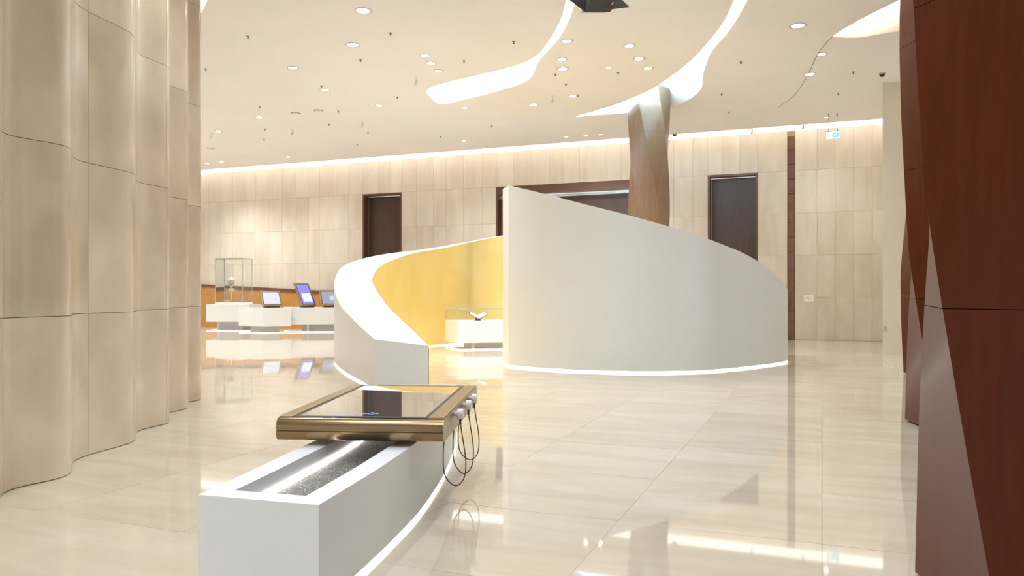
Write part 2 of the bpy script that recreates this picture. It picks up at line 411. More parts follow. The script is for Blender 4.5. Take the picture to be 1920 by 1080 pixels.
for i0, i1 in zip(splits[:-1], splits[1:]):
    seg = [Vector(p) for p in path[i0:i1 + 1]]
    seg[0] = seg[0].lerp(seg[1], 0.05); seg[-1] = seg[-1].lerp(seg[-2], 0.05)
    bk_ = off(seg, 0.03)
    for z0, z1 in zip(zr[:-1], zr[1:]):
        z0 += 0.0025; z1 -= 0.0025
        m_ = MB(); m_.quad_strip([[(p.x, p.y, z0) for p in seg], [(p.x, p.y, z1) for p in seg]])
        ring0 = [(p.x, p.y, z0) for p in seg] + [(p.x, p.y, z0) for p in reversed(bk_)]
        nn = len(seg)
        m_.quad_strip([[(p.x, p.y, z1) for p in seg], [(p.x, p.y, z1) for p in bk_]], False)
        m_.quad_strip([[(p.x, p.y, z0) for p in seg], [(p.x, p.y, z0) for p in bk_]], False)
        for e in (0, -1):
            m_.poly([(seg[e].x, seg[e].y, z0), (seg[e].x, seg[e].y, z1), (bk_[e].x, bk_[e].y, z1), (bk_[e].x, bk_[e].y, z0)])
        m_.build('marble_slab', M['fluted'], lwo, fix=False)

# ------------------------------------------------------------------ ceiling with curved light openings
def cz(pts): return [at_z(x, y, ZC).xy for x, y in pts]
openings = [  # (crisp edge of the lower sheet, soft rim of the sheet that lifts, lamp, lift)
    ([(1074, -75), (1069, -35), (1062, 0), (1050, 40), (1030, 75), (1003, 107), (960, 125), (900, 140), (840, 154), (808, 164), (798, 172)],
     [(1100, -75), (1090, -35), (1080, 0), (1066, 40), (1046, 75), (1012, 112), (990, 150), (930, 172), (870, 187), (825, 196), (799, 174)], [(0, 5, 'ledwarm'), (5, 10, 'ledcool')], 0.45),
    ([(1420, -110), (1395, -50), (1376, 0), (1360, 36), (1338, 67), (1310, 100), (1284, 124), (1250, 149), (1214, 171), (1160, 194), (1110, 210), (1080, 218)],
     [(1455, -110), (1428, -50), (1402, 0), (1382, 36), (1360, 67), (1332, 100), (1318, 140), (1312, 170), (1270, 197), (1190, 210), (1120, 216), (1081, 219)], [(0, 5, 'ledwarm'), (5, 11, 'ledcool')], 0.5),
    ([(1790, -60), (1740, -30), (1690, -2), (1640, 23), (1600, 44), (1562, 67)],
     [(1800, 35), (1760, 44), (1700, 56), (1650, 64), (1605, 71), (1563, 69)], [(0, 5, 'ledhot')], 0.5),
    ([(420, -70), (402, -35), (390, -5), (378, 22), (360, 48), (330, 75)],
     [(350, -70), (345, -45), (340, -10), (335, 20), (330, 45), (329, 74)], [(0, 5, 'ledhot')], 0.4),
]
polyg = lambda pt, poly: sum(((poly[i].y > pt.y) != (poly[i - 1].y > pt.y)) and (pt.x < (poly[i - 1].x - poly[i].x) * (pt.y - poly[i].y) / (poly[i - 1].y - poly[i].y) + poly[i].x) for i in range(len(poly))) % 2 == 1
GAP = 1.0
cedge = lambda s: (WA + UA * s - NA * GAP)
outer = [Vector((-24, -7)), Vector((15, -7)), cedge(30.5), cedge(-11)]
verts = list(outer); eds = [(0, 1), (1, 2), (2, 3), (3, 0)]; holes = []; strips = []
for ed, rm, lm, lift in openings:
    E = catmull(cz(ed), 6); R = catmull(cz(rm), 6)
    h = E + list(reversed(R)); holes.append(h); strips.append((E, R, lm, lift))
    b0 = len(verts); verts += h; eds += [(b0 + i, b0 + (i + 1) % len(h)) for i in range(len(h))]
ov, oe, of, *_ = delaunay_2d_cdt(verts, eds, [], 0, 1e-5)
cf = []
for f in of:
    c = sum((ov[i] for i in f), Vector((0, 0))) / len(f)
    if not any(polyg(c, h) for h in holes) and polyg(c, outer): cf.append(tuple(f))
cb = MB(); cb.v = [(p.x, p.y, ZC) for p in ov]; cb.f = [f[::-1] for f in cf]; cb.sm = [False] * len(cf)
ceil = cb.build('ceiling', M['ceil'], fix=False); struct(ceil, 'smooth cream plaster ceiling with curved glowing openings')
for E, R, lm, lift in strips:
    rows = []; led0, led1 = [], []
    n = len(E)
    for i in range(n):
        e, r = E[i], R[i]; dv = e - r; w = dv.length
        tn = (E[min(i + 1, n - 1)] - E[max(i - 1, 0)]).normalized(); side = Vector((-tn.y, tn.x))
        if w > 1e-3 and side.dot(dv) < 0: side = -side
        L = 0.14 + min(lift, 0.55 * w)
        row = []
        for k in range(13):
            t = k / 12; z = ZC + L * (1 - (1 - t) ** 2.4) 
            p = r + dv * t; row.append((p.x, p.y, z))
        q = e + side * 0.35; row.append((q.x, q.y, ZC + L + 0.02)); q = e + side * 0.45; row.append((q.x, q.y, ZC + 0.01))
        rows.append(row)
        q0, q1 = e + side * 0.06, e + side * 0.26
        led0.append((q0.x, q0.y, ZC + 0.03)); led1.append((q1.x, q1.y, ZC + 0.045))
    sk = MB().quad_strip(rows).build('light_recess', M['ceil'], ceil, fix=False)
    for a0, a1, lname in lm:
        MB().quad_strip([led0[a0 * 6:a1 * 6 + 1], led1[a0 * 6:a1 * 6 + 1]]).build('light_strip', M[lname], sk, fix=False)
# seam running from the right-hand opening
sm_ = catmull([at_z(x, y, ZC - 0.002) for x, y in [(1562, 68), (1545, 85), (1530, 108), (1515, 140), (1500, 165), (1485, 183), (1460, 201)]], 8)
MB().tube(sm_, 0.006, 6).build('ceiling_seam', M['dark'], ceil)
# luminous cove between ceiling edge and back wall
cv = bpy.data.objects.new('trim_3', None); COL.objects.link(cv); struct(cv, 'glowing cove light running along the top of the back wall')
def wstrip(s0, s1, o0, o1, z, m, name):
    return MB().poly([wp(s0, o0, z), wp(s1, o0, z), wp(s1, o1, z), wp(s0, o1, z)]).build(name, m, cv, fix=False)
wstrip(-11, S1, 0.0, GAP + 0.03, ZC + 0.03, M['cove'], 'cove_diffuser')
up = MB(); wbox(up, -11, 30, GAP, GAP + 0.03, ZC - 0.005, ZC + 0.2); up.build('cove_lip', M['ceil'], cv)

# ------------------------------------------------------------------ curved screens (white outside, gold leaf inside)
def ribbon(name, label, plan_o, plan_i, zo, zi, n=12, base=0.035, led='ledbase'):
    t = thing(name, label, 'partition', (0, 0, 0))
    O = catmull([Vector((p[0], p[1], z)) for p, z in zip(plan_o, zo)], n)
    I = catmull([Vector((p[0], p[1], z)) for p, z in zip(plan_i, zi)], n)
    dn = lambda P, z: [(p.x, p.y, z) for p in P]
    b = MB()
    b.quad_strip([dn(O, base), [tuple(p) for p in O]])
    b.quad_strip([[tuple(p) for p in O], [tuple(p) for p in I]])
    b.quad_strip([dn(I, base), [tuple(p) for p in I]])
    b.quad_strip([dn(O, base), dn(I, base)])
    for e in (0, -1): b.poly([(O[e].x, O[e].y, base), tuple(O[e]), tuple(I[e]), (I[e].x, I[e].y, base)])
    b.build('screen_body', M['white'], t, fix=False)
    G = [i + (o - i).normalized() * -0.008 for o, i in zip([Vector((o.x, o.y, i.z)) for o, i in zip(O, I)], I)]
    g = MB(); g.quad_strip([dn(G, base), [(p.x, p.y, p.z - 0.006) for p in G]]); g.build('gold_lining', M['gold'], t, fix=False)
    tilt = [p.lerp(q, 0.02) for p, q in zip(O, I)]
    l = MB(); l.quad_strip([dn(tilt, 0.0), dn(tilt, base)]); l.build('light_strip', M[led], t, fix=False)
    tilt = [p.lerp(q, 0.98) for p, q in zip(O, I)]
    l = MB(); l.quad_strip([dn(tilt, 0.0), dn(tilt, base)]); l.build('light_strip', M[led], t, fix=False)
    return t
o1 = [(-2.06, 11.6), (-2.44, 12.65), (-2.95, 13.9), (-3.24, 14.7), (-3.6, 15.8), (-3.87, 16.9), (-3.93, 18.0), (-3.75, 19.5), (-3.3, 21.0), (-2.6, 22.4), (-1.6, 23.4), (-0.3, 23.95), (1.1, 23.9), (2.1, 23.5)]
i1 = [(-1.24, 11.45), (-1.66, 12.6), (-2.2, 13.9), (-2.45, 14.5), (-2.8, 15.6), (-3.03, 16.8), (-3.08, 17.9), (-2.95, 19.2), (-2.55, 20.6), (-1.95, 21.9), (-1.2, 22.75), (-0.1, 23.2), (1.0, 23.2), (1.8, 22.9)]
ribbon('curved_screen', 'low sweeping white screen with gold inner face, curling round the open book case', o1, i1,
       [.796, .898, 1.107, 1.22, 1.45, 1.77, 2.10, 2.35, 2.56, 2.74, 2.98, 3.26, 3.4, 3.4],
       [.71, .918, 1.21, 1.40, 1.66, 1.82, 2.08, 2.31, 2.56, 2.75, 2.98, 3.22, 3.35, 3.35], led='ledpeach')
o2 = [(-0.07, 15.6), (.22, 15.28), (.60, 14.95), (1.3, 14.55), (2.27, 14.32), (3.3, 14.40), (4.0, 14.75), (4.65, 15.25), (5.3, 15.85), (5.75, 16.35), (5.97, 16.75), (6.05, 17.3), (5.95, 18.1), (5.5, 18.9), (4.9, 19.4)]
topc = [(953, 347.5), (1000, 358), (1100, 384), (1200, 409), (1260, 425), (1327, 448), (1365, 462), (1402, 479), (1420, 488), (1440, 502), (1455, 515), (1470, 533), (1478, 547)]
def interp(tab, x):
    for (a0, b0), (a1, b1) in zip(tab[:-1], tab[1:]):
        if x <= a1: return b0 + (b1 - b0) * max(0, (x - a0)) / (a1 - a0)
    return tab[-1][1]
z2 = []
for k, (x, y) in enumerate(o2):
    if k <= 10: z2.append(EYE - (interp(topc, 960 + F * x / y) - HZ) / F * y)
    else: z2.append(z2[-1] - 0.06 - 0.03 * (k - 10))
i2 = []
for k, p in enumerate(o2):
    a_, b_ = Vector(o2[max(0, k - 1)]), Vector(o2[min(len(o2) - 1, k + 1)]); t_ = (b_ - a_).normalized()
    q = Vector(p) + 0.42 * Vector((-t_.y, t_.x)); i2.append((q.x, q.y))
i2[0] = (-0.19, 16.05); i2[1] = (0.32, 15.75)
ribbon('curved_screen', 'tall white curved screen with a sweeping sloped top, in front of the brown column', o2, i2, z2, [z - 0.01 for z in z2])

# ------------------------------------------------------------------ twisted columns
def column(label, x, y, m, alpha, tw, flare, blend, z1=7.3):
    """twisted six-cornered column; alpha: bearing of one corner, left of the side that faces the hall's viewer; flare: (height, corner radius)"""
    t = thing('twisted_column', label, 'column', (x, y, 0))
    facing = math.atan2(-y, -x)
    N4 = 6; M_ = 16
    def rad(k, z):
        u = (k % M_) / M_ * 2 * PI / N4 - PI / N4            # angle from the middle of the face
        Rc = interp(flare, z)
        flat = math.cos(PI / N4) / math.cos(u)
        return Rc * (blend * flat + (1 - blend) * 0.93)
    zz = [0.02, 1.43, 2.86, 4.30, 5.74, z1]
    n = 18; nphi = N4 * M_
    for z0, zt in zip(zz[:-1], zz[1:]):
        rows = []
        for i in range(n + 1):
            z = z0 + (zt - z0 - 0.004) * i / n
            a0 = facing - alpha - tw * z
            rows.append([(rad(k, z) * math.cos(a0 + 2 * PI * k / nphi), rad(k, z) * math.sin(a0 + 2 * PI * k / nphi), z) for k in range(nphi)])
        o = MB().quad_strip(rows, True, True).build('cladding_section', m, t)
        bm = bmesh.new(); bm.from_mesh(o.data)
        for e in bm.edges:
            ks = [v.index % nphi for v in e.verts]
            if ks[0] == ks[1] and ks[0] % M_ == 0: e.smooth = False
        bm.to_mesh(o.data); bm.free()
    rc = min(r for _, r in flare) * (0.84 * blend + 0.9 * (1 - blend)) 
    MB().lathe([(rc, 0.0), (rc, z1)], 48).build('column_core', M['joint'], t)
    return t
TW = math.radians(11.6)
FL = [(0.0, 0.935), (0.33, 0.94), (1.1, 0.965), (1.9, 0.992), (2.8, 0.969), (4.0, 0.97), (7.3, 1.0)]
AL = math.radians(32) - TW * 0.33
column('huge dark red-brown twisted column filling the right edge', 2.876, 3.526, M['veneer'], AL, TW, FL, 1.0)
column('brown twisted column just behind the huge dark one at right', 5.33, 8.46, M['veneer'], AL + 0.12, TW, FL, 1.0)
column('farthest brown column sliver showing beside the cream pier', 8.1, 13.96, M['veneer'], AL - 0.2, TW, FL, 1.0)
column('lone brown twisted column rising behind the tall white screen into a ceiling opening', 3.70, 20.9, M['veneer2'], 0.3, math.radians(20), [(0, .555), (3.5, .56), (7, .575)], 0.8, 6.95)

# ------------------------------------------------------------------ long white plinth in front
pr_ = catmull([(-.90, 3.6), (-.797, 4.1), (-.719, 4.53), (-.62, 5.2), (-.56, 6.0), (-.543, 6.6), (-.545, 7.37), (-.59, 8.3)], 8)
pl_ = catmull([(-1.535, 3.78), (-1.455, 4.25), (-1.39, 4.68), (-1.30, 5.27), (-1.23, 6.02), (-1.205, 6.6), (-1.215, 7.37), (-1.27, 8.28)], 8)
t = thing('long_plinth', 'long curved white plinth with a lit sunken trough in the foreground', 'plinth', (0, 0, 0))
ZP, ZW = 0.51, 0.405
n = len(pr_)
ir = [p.lerp(q, 0.20) for p, q in zip(pr_, pl_)]; il = [p.lerp(q, 0.80) for p, q in zip(pr_, pl_)]
s0 = 2; s1 = n - 3
ir, il = ir[s0:s1], il[s0:s1]
H3 = lambda P, z: [(p.x, p.y, z) for p in P]
b = MB()
b.quad_strip([H3(pr_, 0.03), H3(pr_, ZP)]); b.quad_strip([H3(pl_, 0.03), H3(pl_, ZP)])
b.poly([(pr_[0].x, pr_[0].y, 0.03), (pr_[0].x, pr_[0].y, ZP), (pl_[0].x, pl_[0].y, ZP), (pl_[0].x, pl_[0].y, 0.03)])
b.poly([(pr_[-1].x, pr_[-1].y, 0.03), (pr_[-1].x, pr_[-1].y, ZP), (pl_[-1].x, pl_[-1].y, ZP), (pl_[-1].x, pl_[-1].y, 0.03)])
b.quad_strip([H3(pr_, 0.03), H3(pl_, 0.03)])
b.build('plinth_body', M['white'], t)
b = MB()
b.quad_strip([H3(pr_[s0:s1], ZP), H3(ir, ZP)]); b.quad_strip([H3(il, ZP), H3(pl_[s0:s1], ZP)])
b.poly([*H3(pr_[:s0 + 1], ZP), (ir[0].x, ir[0].y, ZP), (il[0].x, il[0].y, ZP), *reversed(H3(pl_[:s0 + 1], ZP))])
b.poly([(ir[-1].x, ir[-1].y, ZP), *H3(pr_[s1 - 1:], ZP), *reversed(H3(pl_[s1 - 1:], ZP)), (il[-1].x, il[-1].y, ZP)])
b.build('plinth_top', M['whitetop'], t)
b = MB()
b.quad_strip([H3(ir, ZW), H3(ir, ZP)]); b.quad_strip([H3(il, ZW), H3(il, ZP)])
for e in (0, -1): b.poly([(ir[e].x, ir[e].y, ZW), (ir[e].x, ir[e].y, ZP), (il[e].x, il[e].y, ZP), (il[e].x, il[e].y, ZW)])
b.build('trough_side', M['whitetop'], t)
b = MB().quad_strip([H3(ir, ZW), H3(il, ZW)]); b.build('trough_bed', M['grit'], t, fix=False)
l0 = [q.lerp(p, 0.05) for p, q in zip(ir, il)]; l1 = [q.lerp(p, 0.08) for p, q in zip(ir, il)]
MB().quad_strip([H3(l0, ZW + 0.002), H3(l0, ZW + 0.010), H3([p.lerp(q, 0.35) for p, q in zip(l0, l1)], ZW + 0.002)], False).build('light_strip', M['ledrose'], t, fix=False)
for P, Q in ((pr_, pl_), (pl_, pr_)):
    e_ = [p.lerp(q, 0.012) for p, q in zip(P, Q)]
    MB().quad_strip([H3(e_, 0.0), H3(e_, 0.03)]).build('light_strip', M['ledbase'], t, fix=False)
MB().quad_strip([H3([pr_[0].lerp(pr_[1], .2), pl_[0].lerp(pl_[1], .2)], 0.0), H3([pr_[0].lerp(pr_[1], .2), pl_[0].lerp(pl_[1], .2)], 0.03)], False).build('light_strip', M['ledbase'], t, fix=False)

# ------------------------------------------------------------------ touch table
TX, TY, TR = -0.91, 5.845, math.atan2(-0.08, 1.077)
t = thing('touch_table', 'gold-framed touchscreen table with hanging cords, standing on the long white plinth', 'table', (TX, TY, ZP), TR)
hw, hd, zt, zb_ = 0.54, 0.865, 0.18, 0.035
prof = [(hd, zt), (-hd, zt)]
zm = (zt + zb_) / 2 - 0.005
for k in range(1, 9): a_ = PI / 2 * k / 8; prof.append((-hd - 0.05 * math.sin(a_), zm + 0.006 + (zt - zm - 0.006) * math.cos(a_)))
prof += [(-hd - 0.035, zm + 0.004), (-hd - 0.035, zm - 0.004)]
for k in range(0, 8): a_ = PI / 2 * k / 8; prof.append((-hd - 0.05 * math.cos(a_), zm - 0.006 - (zm - 0.006 - zb_) * math.sin(a_)))
prof += [(-hd, zb_), (hd, zb_)]
b = MB()
b.quad_strip([[(-hw, y, z) for y, z in prof], [(hw, y, z) for y, z in prof]], False, True)
o = b.build('table_body', M['bronze'], t, fix=True)
for x in (-hw, hw):
    m_ = MB(); q = [(x, y, z) for y, z in prof]; q2 = [(x + (0.004 if x > 0 else -0.004), y, z) for y, z in prof]
    m_.quad_strip([q, q2], False, True); m_.poly(q2); m_.build('end_plate', M['bronzeflat'], t)
for x0, x1 in ((-hw, -0.45), (0.44, hw)):
    bevel(MB().box(((x0 + x1) / 2, 0, zt + 0.004), (x1 - x0, 2 * hd, 0.008)).build('side_frame', M['bronzeflat'], t), 0.002)
MB().box((-0.005, 0.0, zt + 0.002), (0.888, 2 * hd, 0.004)).build('bezel', M['black'], t)
MB().box((0.0, -0.03, zt + 0.0055), (0.83, 2 * hd - 0.12, 0.003)).build('screen', M['screen'], t)
ic = MB()
for k, (x, w_) in enumerate([(-0.24, .03), (-0.18, .05), (-0.1, .012), (-0.07, .012), (-0.01, .07), (0.05, .03)]):
    pts_ = [(x + w_ * math.cos(a_), -0.72 + 0.03 * math.sin(a_ * 1.0 + k), zt + 0.0075) for a_ in [PI * j / 8 for j in range(9)]]
    ic.quad_strip([pts_, [(p[0] + 0.004, p[1] + 0.012, p[2]) for p in pts_]])
ic.build('screen_graphic', M['icon'], t, fix=False)
pd = MB().box((0.0, 0.1, 0.0175), (0.40, 1.3, 0.035)); pd.build('pedestal', M['black'], t)
for k, (ky, lo, wd) in enumerate([(-0.43, -0.36, 0.155), (0.0, -0.375, 0.15), (0.36, -0.35, 0.165)]):
    kz = 0.145; kx = hw + 0.004
    mt = Matrix.Translation((kx, ky, kz)) @ Matrix.Rotation(PI / 2, 4, 'Y')
    kb = MB().lathe([(0.016, 0.0), (0.016, 0.02), (0.034, 0.021), (0.036, 0.028), (0.036, 0.056), (0.032, 0.062)], 20, mtx=mt).build('knob', M['knob'], t)
    MB().tube([(kx + 0.04, ky, kz - 0.034), (kx + 0.041, ky, kz - 0.075)], 0.008).build('plug', M['cord'], kb)
    x0 = kx + 0.041
    c = catmull([(x0, ky, kz - 0.07), (x0 + 0.012, ky, 0.0), (x0 + 0.036, ky + 0.01, lo * 0.5), (x0 + 0.022, ky + 0.015, lo * 0.85), (x0 - 0.04, ky + 0.02, lo), (x0 - wd * 0.72, ky + 0.02, lo * 0.8), (x0 - wd * 0.8, ky + 0.02, lo * 0.4), (x0 - wd * 0.7, ky + 0.02, zb_ + 0.005)], 8)
    MB().tube(c, 0.0042).build('cord', M['cord'], kb)
# thin cord end hanging under the left of the table
MB().tube([(-0.36, -0.6, zb_ + 0.002), (-0.36, -0.6, 0.004)], 0.0035).build('cable', M['cord'], t)

# ------------------------------------------------------------------ display plinths
def quad_plinth(name, label, pts, z0, z1, group=None, posts=()):
    t = thing(name, label, 'plinth', (0, 0, 0), 0, group)
    b = MB().prism(pts, z0, z1 - 0.02); bevel(b.build('plinth_box', M['white'], t), 0.006, 1)
    c = sum((Vector(p) for p in pts), Vector((0, 0))) / len(pts)
    b = MB().prism([c + (Vector(p) - c) * 1.004 for p in pts], z1 - 0.02, z1); b.build('plinth_top', M['whitetop'], t)
    b = MB().prism([c + (Vector(p) - c) * 0.985 for p in pts], 0.0, 0.022); b.build('base_plate', M['whitetop'], t)
    e = MB(); q = [c + (Vector(p) - c) * 0.99 for p in pts]
    e.quad_strip([[(p.x, p.y, 0.022) for p in q], [(p.x, p.y, 0.032) for p in q]], False, True); e.build('light_strip', M['ledbase'], t, fix=False)
    for px_, py_ in posts:
        MB().box((px_, py_, (0.022 + z0) / 2), (0.09, 0.09, z0 - 0.022)).build('post', M['steel'], t)
    b = MB().prism([c + (Vector(p) - c) * 0.55 for p in pts], 0.022, z0); b.build('recessed_foot', M['grey'], t)
    return t
def glass_cover(label, pts, z0, z1, bar=0.012):
    t = thing('glass_cover', label, 'glass cover', (0, 0, 0))
    n = len(pts)
    for i in range(n):
        a_, b_ = Vector(pts[i]), Vector(pts[(i + 1) % n])
        MB().poly([(a_.x, a_.y, z0), (b_.x, b_.y, z0), (b_.x, b_.y, z1), (a_.x, a_.y, z1)]).build('glass_pane', M['glass'], t, fix=False)
    MB().poly([(p[0], p[1], z1) for p in pts]).build('glass_pane', M['glass'], t, fix=False)
    for i in range(n):
        a_, b_ = Vector(pts[i]), Vector(pts[(i + 1) % n])
        MB().box((a_.x, a_.y, (z0 + z1) / 2), (bar, bar, z1 - z0)).build('glass_edge', M['glassedge'], t)
        mid = (a_ + b_) / 2; dv = b_ - a_
        MB().box((mid.x, mid.y, z1), (dv.length, bar, bar * 1.5), math.atan2(dv.y, dv.x)).build('glass_edge', M['glassedge'], t)
    return t
def para(c, e1, e2): c, e1, e2 = Vector(c), Vector(e1), Vector(e2); return [c, c + e1, c + e1 + e2, c + e2]
def fx(px, d): return (px - 960) / F * d
# book case inside the gold-lined screen
bc = Vector((fx(859, 20.0), 20.0))
bpts = para(bc, (1.85, 0.35), (-0.42, 1.0))
quad_plinth('display_plinth', 'white floating plinth carrying the open book inside the gold-lined screen', bpts, 0.19, 0.75, 'white display plinths', [(fx(887, 20.3), 20.3)])
bin_ = [Vector(p) for p in bpts]; bcn = sum(bin_, Vector((0, 0))) / 4
glass_cover('low clear glass cover over the open book', [bcn + (p - bcn) * 0.985 for p in bin_], 0.75, 1.05)
bp_ = at_d(896, 600, 20.6)
bk = thing('open_book', 'open white book on a thin cradle under the low glass cover', 'book', (bp_.x, bp_.y, 0.75), math.radians(12))
MB().box((0, 0, 0.036), (0.12, 0.14, 0.07)).build('cradle_foot', M['dark'], bk)
for sgn, ang in ((1, 24), (-1, 28)):
    for nm, mm, dz, w_, h_ in (('cradle', M['dark'], 0.0, 0.27, 0.30), ('page_block', M['paper'], 0.012, 0.25, 0.28)):
        m_ = Matrix.Translation((0, 0, 0.075)) @ Matrix.Rotation(-sgn * math.radians(ang), 4, 'Y') @ Matrix.Translation((sgn * w_ / 2, 0, dz)) @ Matrix.Rotation(math.radians(14), 4, 'X')
        MB().box(None, (w_, h_, 0.008 if nm == 'cradle' else 0.016), mtx=m_).build(nm, mm, bk)
# statue plinth
sc_ = Vector((fx(386, 29.9), 29.9))
spts = para(sc_, (1.72, -0.10), (0.15, 1.15))
quad_plinth('display_plinth', 'white plinth under the tall glass case beside the fluted wall', spts, 0.36, 1.03, 'white display plinths', [(fx(410, 30.2), 30.2)])
gc = [Vector(at_d(404, 0, 30.15).xy), Vector(at_d(455, 0, 30.05).xy), Vector(at_d(472.5, 0, 30.75).xy), Vector(at_d(421, 0, 30.9).xy)]
ztop = EYE - (485 - HZ) / F * 30.3
b = MB(); cc = sum(gc, Vector((0, 0))) / 4
gcov = glass_cover('tall clear glass case around the white figure on a pole', gc, 1.10, ztop, 0.022)
o = MB().prism([cc + (p - cc) * 1.03 for p in gc], 1.03, 1.10).build('case_base', M['whitetop'], gcov)
sp = at_d(434, 560, 30.45)
st = thing('pole_figure', 'pale teardrop shaped figure on a slim white pole inside the glass case', 'sculpture', (sp.x, sp.y, 1.10))
MB().lathe([(0.065, 0), (0.065, 0.012), (0.022, 0.02), (0.02, 0.42)], 16).build('pole', M['paper'], st)
bevel(MB().box((0, 0, 0.49), (0.19, 0.13, 0.14)).build('block', M['paper'], st), 0.015)
MB().lathe([(0.02, 0.54), (0.045, 0.60), (0.085, 0.70), (0.125, 0.80), (0.13, 0.87), (0.11, 0.94), (0.06, 0.985), (0.0, 1.0)], 20).build('head', M['rosewhite'], st)
for k in (0, 1):
    MB().tube([(x, y, z) for x, y, z in catmull([(-0.125 + 0.01 * k, -0.04, 0.86), (-0.06, -0.12, 0.82 - 0.1 * k), (0.03, -0.125, 0.87 - 0.17 * k), (0.11, -0.08, 0.9 - 0.12 * k)], 6)], 0.008, 6).build('strap', M['dark'], st)
op = at_d(425.0, 566, 30.3)
pv = MB().lathe([(0.10, 0), (0.115, 0.01), (0.115, 0.05), (0.10, 0.06), (0.105, 0.10), (0.08, 0.105)], 18).build('copper_pot', M['copper']); pv.location = (op.x, op.y, 1.10)
tag(pv, 'small round copper-orange pot beside the pole in the glass case', 'pot')
# screen plinths
q1 = Vector((fx(493, 28.2), 28.2))
p1 = para(q1, (0.95, 0.28), (-1.08, 0.55))
quad_plinth('display_plinth', 'white plinth with a beige shaded end under the landscape screen', p1, 0.26, 0.93, 'white display plinths', [])
q2 = Vector((fx(531, 28.6), 28.75))
p2 = para(q2, (3.0, 0.35), (-0.35, 1.1))
quad_plinth('display_plinth', 'long white plinth under the portrait screen and its right neighbour', p2, 0.30, 0.93, 'white display plinths', [(fx(578, 29.1), 29.1), (fx(617, 29.3), 29.3)])
cr = thing('caption_plate', 'pale caption plate on the front of the long white plinth', 'sign', (*(at_d(551, 582, 28.83).xy), 0.82), math.atan2(0.35, 3.0))
MB().box((0, -0.008, 0), (0.44, 0.012, 0.16)).build('plate', M['paper'], cr); MB().box((-0.3, -0.006, -0.03), (0.05, 0.012, 0.05)).build('sensor', M['dark'], cr)

def display(label, px, d, psi, tilt, w, h, z0, scr):
    p = at_d(px, 577, d)
    t = thing('tilted_display', label, 'screen', (p.x, p.y, z0), psi)
    m0 = Matrix.Translation((0, 0, 0.05)) @ Matrix.Rotation(-tilt, 4, 'X')
    bevel(MB().box(None, (w, 0.07, h), mtx=m0 @ Matrix.Translation((0, 0, h / 2))).build('housing', M['bronzeflat'], t), 0.012)
    MB().box(None, (w - 0.1, 0.008, h - 0.12), mtx=m0 @ Matrix.Translation((0, -0.036, h / 2))).build('bezel', M['black'], t)
    s_ = MB().box(None, (w - 0.14, 0.006, h - 0.16), mtx=m0 @ Matrix.Translation((0, -0.0405, h / 2))).build('screen', M[scr], t)
    MB().box((0, 0.12, 0.025), (w * 0.7, 0.34, 0.05)).build('stand_foot', M['black'], t)
    MB().box(None, (0.12, 0.05, h * 0.5), mtx=Matrix.Translation((0, 0.26, h * 0.25 + 0.008)) @ Matrix.Rotation(math.radians(-8), 4, 'X')).build('stand_arm', M['black'], t)
    return t, m0, s_
display('landscape bronze-framed screen with pale lilac picture on the left plinth', 511, 28.62, math.radians(33), math.radians(34), 0.74, 0.68, 0.93, 'scrA')
t2, m2, s2 = display('tall portrait bronze-framed screen glowing blue on the long plinth', 579, 29.15, math.radians(47), math.radians(33), 0.62, 1.02, 0.93, 'scrB')
MB().box(None, (0.36, 0.004, 0.36), mtx=m2 @ Matrix.Translation((0.02, -0.0455, 0.36))).build('screen_text', M['scrW'], s2)
lines = MB()
for k in range(6): lines.box(None, (0.28 - 0.05 * (k % 3), 0.003, 0.018), mtx=m2 @ Matrix.Translation((0.0, -0.049, 0.22 + k * 0.055)))
lines.build('screen_lines', M['scrB'], s2)
t3, m3, s3 = display('landscape bronze-framed dim screen half hidden by the sweeping white screen', 622, 29.3, math.radians(26), math.radians(32), 0.82, 0.70, 0.93, 'scrC')
MB().box(None, (0.16, 0.004, 0.2), mtx=m3 @ Matrix.Translation((0.03, -0.0455, 0.33))).build('screen_picture', M['scrA'], s3)

# ------------------------------------------------------------------ wall notice, exit sign, projector
ns = wall_s(1516.5)
no = thing('wall_notice', 'small white notice plate on the stone wall right of the walnut slot', 'sign', wp(ns, 0.012, 1.31), WALL_ROT)
bevel(MB().box((0, 0, 0), (0.29, 0.02, 0.21)).build('plate', M['paper'], no), 0.004, 1)
em = MB()
em.lathe([(0.03, 0), (0.03, 0.003)], 12, mtx=Matrix.Translation((-0.02, -0.0105, 0.02)) @ Matrix.Rotation(PI / 2, 4, 'X'))
for x in (-0.07, 0.05): em.box((x, -0.0115, 0), (0.012, 0.003, 0.07))
em.box((0, -0.0115, -0.04), (0.06, 0.003, 0.012)); em.build('emblem', M['grey'], no)
e0 = at_z(1554.5, 214, ZC); e1 = at_z(1569, 211.5, ZC)
dv = (e1 - e0); er = math.atan2(dv.y, dv.x) * 0.0 + WALL_ROT
ec = (e0 + e1) / 2
ex = thing('exit_sign', 'lit exit sign with teal pictogram hanging from the ceiling by two rods', 'sign', (ec.x, ec.y, 5.88), er)
bevel(MB().box((0, 0, 0.105), (0.345, 0.05, 0.20)).build('sign_box', M['signface'], ex), 0.004, 1)
MB().box((0, 0, 0.212), (0.36, 0.06, 0.02)).build('sign_cap', M['grey'], ex)
MB().box((-0.135, -0.027, 0.105), (0.022, 0.004, 0.12)).build('pictogram_bar', M['signteal'], ex)
MB().box((0.07, -0.027, 0.105), (0.16, 0.004, 0.14)).build('pictogram_field', M['signteal'], ex)
pm = MB()   # running figure and arrow in white
pm.lathe([(0.016, 0), (0.016, 0.003)], 10, mtx=Matrix.Translation((0.075, -0.0285, 0.15)) @ Matrix.Rotation(PI / 2, 4, 'X'))
